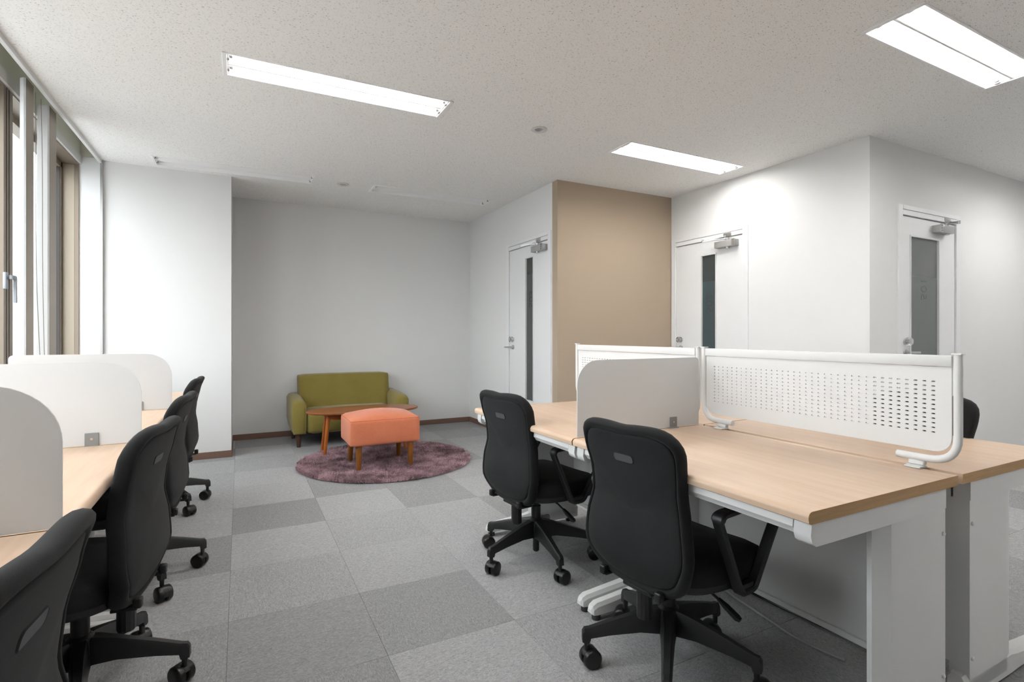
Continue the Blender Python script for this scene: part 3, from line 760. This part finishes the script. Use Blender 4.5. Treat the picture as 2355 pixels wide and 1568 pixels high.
    # hand slot
    sl = rpoly(-.032, .048, .726, .751, (.010, .010, .010, .010), 5)
    rim = MB(); rim.loft([[(mid(y, z)-h, .008+(y-.008)*g, .7385+(z-.7385)*g2) for y, z in sl] for h, g, g2 in ((.019, 1.10, 1.3), (.0235, 1.05, 1.14), (.0245, 1.0, 1.0), (.023, .99, .97))], cap=False)
    rim.build('slot_rim', M_BLACKF, r, ang=80)
    MB().loft([[(mid(y, z)-h, y, z) for y, z in sl] for h in (.022, .0240)]).build('hand_slot', M_SLOTP, r)
    # bracket from mechanism up to the back, and clip
    br = MB(); br.sweep(fillet([(-.05, 0, .318), (-.145, 0, .316), (-.178, 0, .345), (-.172, 0, .42)], [.03, .03]), [(-.055, -.006), (.055, -.006), (.055, .006), (-.055, .006)], up=(0, 1, 0)) if False else br.box(-.16, -.05, -.06, .06, .302, .318, bev=.004)
    br.build('back_bracket', M_BLACKP, r)
    for s_ in (-1, 1):
        cl = MB(); cl.box(-.188, -.120, s_*.118-.012, s_*.118+.012, .318, .328, bev=.003, seg=2); cl.box(-.199, -.176, s_*.118-.012, s_*.118+.012, .322, .352, bev=.005, seg=3)
        cl.build('back_clip', M_BLACKP, r)
    # armrests: triangular loops
    for s_ in (-1, 1):
        y = s_*.250
        q0 = [(.020, y, .346), (-.105, y+s_*.006, .606), (.264, y+s_*.006, .612), (.088, y, .346)]
        mid0 = tuple((q0[0][i]+q0[3][i])/2 for i in range(3))
        pth = fillet([mid0, q0[0], q0[1], q0[2], q0[3], mid0], [.022, .035, .045, .022], 6)[:-1]
        a = MB(); sec = [(-.017, -.005), (-.012, -.010), (.012, -.010), (.017, -.005), (.017, .004), (.012, .009), (-.012, .009), (-.017, .004)]
        P = pth; rings = []
        for i, q in enumerate(P):
            t = (P[(i+1) % len(P)]-P[i-1]).normalized(); side = Vector((0, 1, 0)); nn = t.cross(side).normalized()
            wd = 1.25 if q.z > .59 else 1.0
            rings.append([q+side*(u*wd)+nn*v for u, v in sec])
        a.loft(rings, loop=True)
        a.box(.022, .086, y-.010, y+.010, .340, .372, bev=.006, seg=2)
        a.box(.030, .080, min(y, s_*.20), max(y, s_*.20), .340, .352, bev=.003)
        a.build('armrest', M_BLACKP, r, ang=35)
    return r
proto = chair()
base_rots = {}
def place(x, y, face, basea, dz, label, group, first=[True]):
    global proto
    o = proto if first[0] else copy_tree(proto); first[0] = False
    o.location = (x, y, 0); o.rotation_euler = (0, 0, math.radians(face))
    for ch in o.children:
        nm = ch.name.split('.')[0]
        if nm in ('hub', 'base_leg'): ch.rotation_euler = (0, 0, math.radians(basea-face))
        elif nm != 'gas_lift': ch.location.z = dz
    return tag(o, label, 'office chair', group)
GC, GW = 'black office chairs at the right island', 'black office chairs at the window desks'
place(1.300, 1.345, 7, 9, .000, 'black office chair with loop arms pushed in at the nearest right desk', GC)
place(1.325, 2.29, 7, 47, .004, 'black office chair behind the nearest one, facing the far right desk', GC)
place(2.44, 1.21, 178, 20, .02, 'black office chair mostly hidden behind the perforated screen at right', GC)
place(-.455, .95, 175, 30, .000, 'nearest black window-side chair, cut off at the bottom left corner', GW)
place(-.435, 2.04, 171, -8, .002, 'second black window-side chair, its whole back filling the lower left', GW)
place(-.435, 2.92, 175, 12, .002, 'third black window-side chair from the camera', GW)
place(-.460, 4.08, 176, 20, -.006, 'farthest black window-side chair, by the white wall end', GW)

# ------------------------------------------------------------------ lounge corner
# rug
RC = (1.17, 4.71); RR = .755
rug = tag(empty('round_rug', (RC[0], RC[1], 0)), 'round shaggy mauve brown rug on the grey carpet under the coral footstool', 'rug')
MB().lathe([(RR-.035, .0), (RR-.025, .003), (RR-.03, .009), (RR-.05, .010), (.01, .010)], 72).build('rug_base', M_RUG, rug)
M_PILE, nt, p = new_mat('mauve shag pile')
tc = nt.nodes.new('ShaderNodeTexCoord'); nz = nt.nodes.new('ShaderNodeTexNoise'); nz.inputs['Scale'].default_value = 7; nz.inputs['Detail'].default_value = 5; nz.inputs['Roughness'].default_value = .65
nt.links.new(tc.outputs['Object'], nz.inputs['Vector'])
nz2 = nt.nodes.new('ShaderNodeTexNoise'); nz2.inputs['Scale'].default_value = 90; nt.links.new(tc.outputs['Object'], nz2.inputs['Vector'])
mxr = nt.nodes.new('ShaderNodeMixRGB'); mxr.inputs['Fac'].default_value = .35; nt.links.new(nz.outputs['Fac'], mxr.inputs['Color1']); nt.links.new(nz2.outputs['Fac'], mxr.inputs['Color2'])
cr = nt.nodes.new('ShaderNodeValToRGB'); cr.color_ramp.elements[0].position = .40; cr.color_ramp.elements[1].position = .62
cr.color_ramp.elements[0].color = srgb(126, 96, 104); cr.color_ramp.elements[1].color = srgb(204, 170, 178)
nt.links.new(mxr.outputs['Color'], cr.inputs['Fac']); nt.links.new(cr.outputs['Color'], p.inputs['Base Color']); p.inputs['Roughness'].default_value = .8; p.inputs['Sheen Weight'].default_value = .3; p.inputs['Specular IOR Level'].default_value = .2
from mathutils import noise
V, F = [], []
for i in range(56000):
    a = random.random()*2*PI; rr = RR*math.sqrt(random.random())*.997
    x, y = rr*math.cos(a), rr*math.sin(a)
    nx = noise.noise((x*3.2, y*3.2, 1.3)); ny = noise.noise((x*3.2, y*3.2, 7.7))
    L = .020+random.random()*.012
    mx_ = noise.noise((x*17, y*17, 3.3)); my_ = noise.noise((x*17, y*17, 9.1)); lx = nx*.030+mx_*.024+random.gauss(0, .006); ly = ny*.030+my_*.024+random.gauss(0, .006)
    th_ = random.random()*PI; wx, wy = math.cos(th_)*.0026, math.sin(th_)*.0026
    hz = L*(1-.25*min(1, math.hypot(lx, ly)/.05))
    b = len(V)
    V += [(x-wx, y-wy, .008), (x+wx, y+wy, .008), (x+wx*.7+lx*.55, y+wy*.7+ly*.55, .008+hz*.7), (x-wx*.7+lx*.55, y-wy*.7+ly*.55, .008+hz*.7), (x+lx, y+ly, .008+hz)]
    F += [(b, b+1, b+2, b+3), (b+3, b+2, b+4)]
me = bpy.data.meshes.new('pile'); me.from_pydata(V, [], F); me.materials.append(M_PILE)
po = bpy.data.objects.new('pile', me); COL.objects.link(po); po.parent = rug; po['kind'] = 'stuff'

def puffy(mb, x0, x1, y0, y1, z0, z1, r, bulge, n=14, top=None):
    """soft cushion box: subdivided rounded box with bulging faces"""
    bm = bmesh.new(); bmesh.ops.create_cube(bm, size=2.0)
    bmesh.ops.subdivide_edges(bm, edges=bm.edges[:], cuts=n, use_grid_fill=True)
    hx, hy, hz = (x1-x0)/2, (y1-y0)/2, (z1-z0)/2
    tbl = {}
    for v in bm.verts:
        c = v.co.copy(); q = Vector((c.x*hx, c.y*hy, c.z*hz))
        inn = Vector((max(-hx+r, min(hx-r, q.x)), max(-hy+r, min(hy-r, q.y)), max(-hz+r, min(hz-r, q.z))))
        d = q-inn
        if d.length > 1e-9: q = inn+d.normalized()*r
        fx, fy, fz = (1-c.x**2), (1-c.y**2), (1-c.z**2)
        if abs(c.x) > .999: q.x += math.copysign(bulge[0]*fy*fz, c.x)
        if abs(c.y) > .999: q.y += math.copysign(bulge[1]*fx*fz, c.y)
        if c.z > .999: q.z += bulge[2]*(fx*fy)**.7
        tbl[v] = q
    for v, q in tbl.items(): v.co = Vector(((x0+x1)/2, (y0+y1)/2, (z0+z1)/2))+q
    vm = {v: mb.bm.verts.new(v.co) for v in bm.verts}
    for f in bm.faces: mb.bm.faces.new([vm[v] for v in f.verts])
    bm.free(); return mb
# sofa: local x 0..1.19, y 0 front .. .66 back
sofa = tag(empty('sofa', (.462, 5.615, 0), math.radians(1.0)), 'small olive green two-seat fabric sofa with wooden feet against the back wall', 'sofa')
for nm, xa in (('armrest', 0), ('armrest', 1.055)):
    a = MB(); rings = []
    n = 10
    # profile across depth: top slopes gently to the front, underside tapers
    for (y, zt, zb) in ((.0, .440, .145), (.012, .462, .135), (.05, .472, .130), (.30, .490, .135), (.58, .500, .15), (.62, .48, .16)):
        wv = .135; i_ = .012 if y in (.0, .62) else 0
        tp = .018
        rings.append([(xa+i_+tp, y, zb), (xa+wv-i_-tp*.3, y, zb), (xa+wv-i_, y, zb+.06), (xa+wv-i_, y, zt-.04), (xa+wv-.018, y, zt-.010), (xa+wv-.045, y, zt), (xa+.045, y, zt), (xa+.018, y, zt-.010), (xa+i_, y, zt-.04), (xa+i_, y, zb+.09)])
    arm = a.loft(rings).build(nm, M_GREEN, sofa, ang=50)
    MB().tube([(xa+.112, -.001, .16), (xa+.114, -.001, .28), (xa+.114, -.001, .395)], .0022, 6, up=(0, 1, 0)).build('piping', M_SEAM_G, arm)
b = MB(); puffy(b, .108, 1.082, .40, .60, .30, .694, .022, (.0, .010, .008))
# lean the back
for v in b.bm.verts: v.co.y += (v.co.z-.30)*.16-.02
b.build('backrest', M_GREEN, sofa, ang=80)
for xx in (.108, 1.082):
    pass
b = MB(); puffy(b, .142, 1.048, .0, .46, .128, .350, .040, (.0, .022, .012)); b.build('seat_cushion', M_GREEN, sofa, ang=80)
b = MB().box(.15, 1.04, .06, .60, .115, .13).build('base_board', M_GASKET, sofa)
for x, y in ((.065, .055), (1.125, .055), (.065, .56), (1.125, .56)):
    MB().lathe([(.016, .0), (.018, .002), (.028, .12), (.028, .140)], 16, (x, y, 0)).build('leg', M_DKLEG, sofa)
# oval table
tb = tag(empty('coffee_table', (1.072, 5.185, 0), math.radians(-3)), 'oval reddish brown wooden coffee table between the green sofa and the coral footstool', 'coffee table')
def ov(a, b, n=64, e=.92): return [(a*math.copysign(abs(math.cos(2*PI*i/n))**e, math.cos(2*PI*i/n)), b*math.copysign(abs(math.sin(2*PI*i/n))**e, math.sin(2*PI*i/n))) for i in range(n)]
MB().loft([[(x, y, z) for x, y in ov(a, b)] for a, b, z in ((.510, .235, .394), (.524, .249, .400), (.526, .251, .410), (.522, .247, .415))]).build('table_top', M_TEAKT, tb, ang=40)
fr_ = MB()
for sx in (-1, 1): fr_.box(sx*.33-.012, sx*.33+.012, -.13, .13, .340, .392)
for sy in (-1, 1): fr_.box(-.33, .33, sy*.12-.01, sy*.12+.01, .340, .392)
fr_.build('apron', M_TEAK, tb)
for sx in (-1, 1):
    for sy in (-1, 1):
        MB().cyl((sx*.375, sy*.135, .001 if (sx, sy) == (-1, 1) else .0105), (sx*.335, sy*.105, .396), .015, .019, 16).build('leg', M_TEAK, tb)
# footstool
ot = tag(empty('footstool', (1.078, 4.565, 0), 0), 'coral orange upholstered footstool on four round wooden legs, on the round rug', 'footstool')
b = MB(); puffy(b, -.290, .290, -.235, .235, .222, .437, .020, (.006, .008, .055)); b.build('cushion', M_CORAL, ot, ang=80)
sm_ = MB(); lp = [(x, y, .430) for x, y in rpoly(-.286, .286, -.231, .231, (.02,)*4, 4)]
sm_.tube(lp, .0022, 6, loop=True); sm_.build('top_seam', M_SEAM_C, ot)
for x, y in ((-.215, -.185), (.215, -.195), (-.215, .18), (.215, .18)):
    MB().lathe([(.017, .022), (.0185, .024), (.026, .20), (.026, .228)], 18, (x, y, 0)).build('leg', M_OTLEG, ot)

# ------------------------------------------------------------------ cables on the floor under the right island
def cable(pts, r, mat, label):
    tag(MB().tube(fillet(pts, .12, 6), r, 8).build('cable', mat, None), label, 'cable', 'cables on the floor under the right island')
cable([(1.90, 1.62, .006), (1.87, 1.45, .006), (1.83, 1.22, .006), (1.86, 1.08, .006)], .005, plain('grey cable', srgb(150, 150, 150), .5), 'grey cable on the carpet along the bottom of the white modesty panel')
cable([(1.98, 1.66, .007), (1.99, 1.35, .007), (2.02, 1.05, .007), (1.98, .90, .007), (1.84, .865, .007), (1.74, .93, .007)], .006, M_BLACKW, 'black cable on the carpet between the two desk columns')

# ------------------------------------------------------------------ outside
M_B1 = plain('cream facade', srgb(226, 218, 204), .8); M_B2 = plain('white facade', srgb(236, 238, 240), .7); M_SIGNG = plain('grey sign cap', srgb(168, 174, 188), .6)
M_WIN = plain('blue grey facade glass', srgb(176, 188, 200), .2); M_LET = plain('dark sign letters', srgb(110, 112, 118), .7); M_ST = plain('asphalt', srgb(150, 150, 150), .9)
tag(MB().box(-500, -3, -400, 500, -12.2, -12).build('street', M_ST), None, None, None, 'structure')
b1 = tag(empty('far_building', (-12.3, 43, -12)), 'cream building far outside the left window, topped by a cornice', 'building')
q = MB(); q.box(-4, 1.2, 0, 6, 0, 17.0); q.box(-4.1, 1.3, -.1, 6.1, 17.0, 17.3); q.build('wall', M_B1, b1)
for fl_ in range(8):
    for k in range(3): MB().box(-3.6+k*1.7, -2.5+k*1.7, -.06, .05, 1.0+fl_*2+.3, 1.0+fl_*2+1.5).build('window', M_WIN, b1)
sg = tag(empty('street_sign', (-11.5, 39.8, -12)), 'white vertical shop sign with a grey cap and foot outside the left window', 'sign')
MB().box(-.32, .28, 0, .3, 14.93, 16.25).build('sign_board', M_B2, sg)
MB().prism(rpoly(-.34, .30, 16.25, 16.55, (0, 0, .2, .2), 5), lambda a, b, h: (a, -.02+h*.34, b)).build('sign_cap', M_SIGNG, sg)
MB().box(-.34, .30, -.02, .32, 14.70, 14.93).build('sign_foot', M_SIGNG, sg)
MB().cyl((0, .15, 0), (0, .15, 14.7), .1, .1, 10).build('pole', M_SIGNG, sg)
for k, ch_ in enumerate('JYAR-'):
    text_mesh('sign_letter', ch_, .26, M_LET, sg, Matrix.Translation((0, -.012, 16.1-k*.25)) @ Matrix.Rotation(PI/2, 4, 'X'))
b2 = tag(empty('far_building', (-9.6, 40, -12)), 'pale glass-fronted building far outside, seen between the bronze uprights', 'building')
q = MB(); q.box(-.85, 3.5, 0, 5, 0, 15.0); q.build('wall', M_B2, b2)
for fl_ in range(12):
    for k in range(4): MB().box(-.75+k*1.05, .15+k*1.05, -.05, .05, .5+fl_*1.2, 1.3+fl_*1.2).build('window', M_WIN, b2)
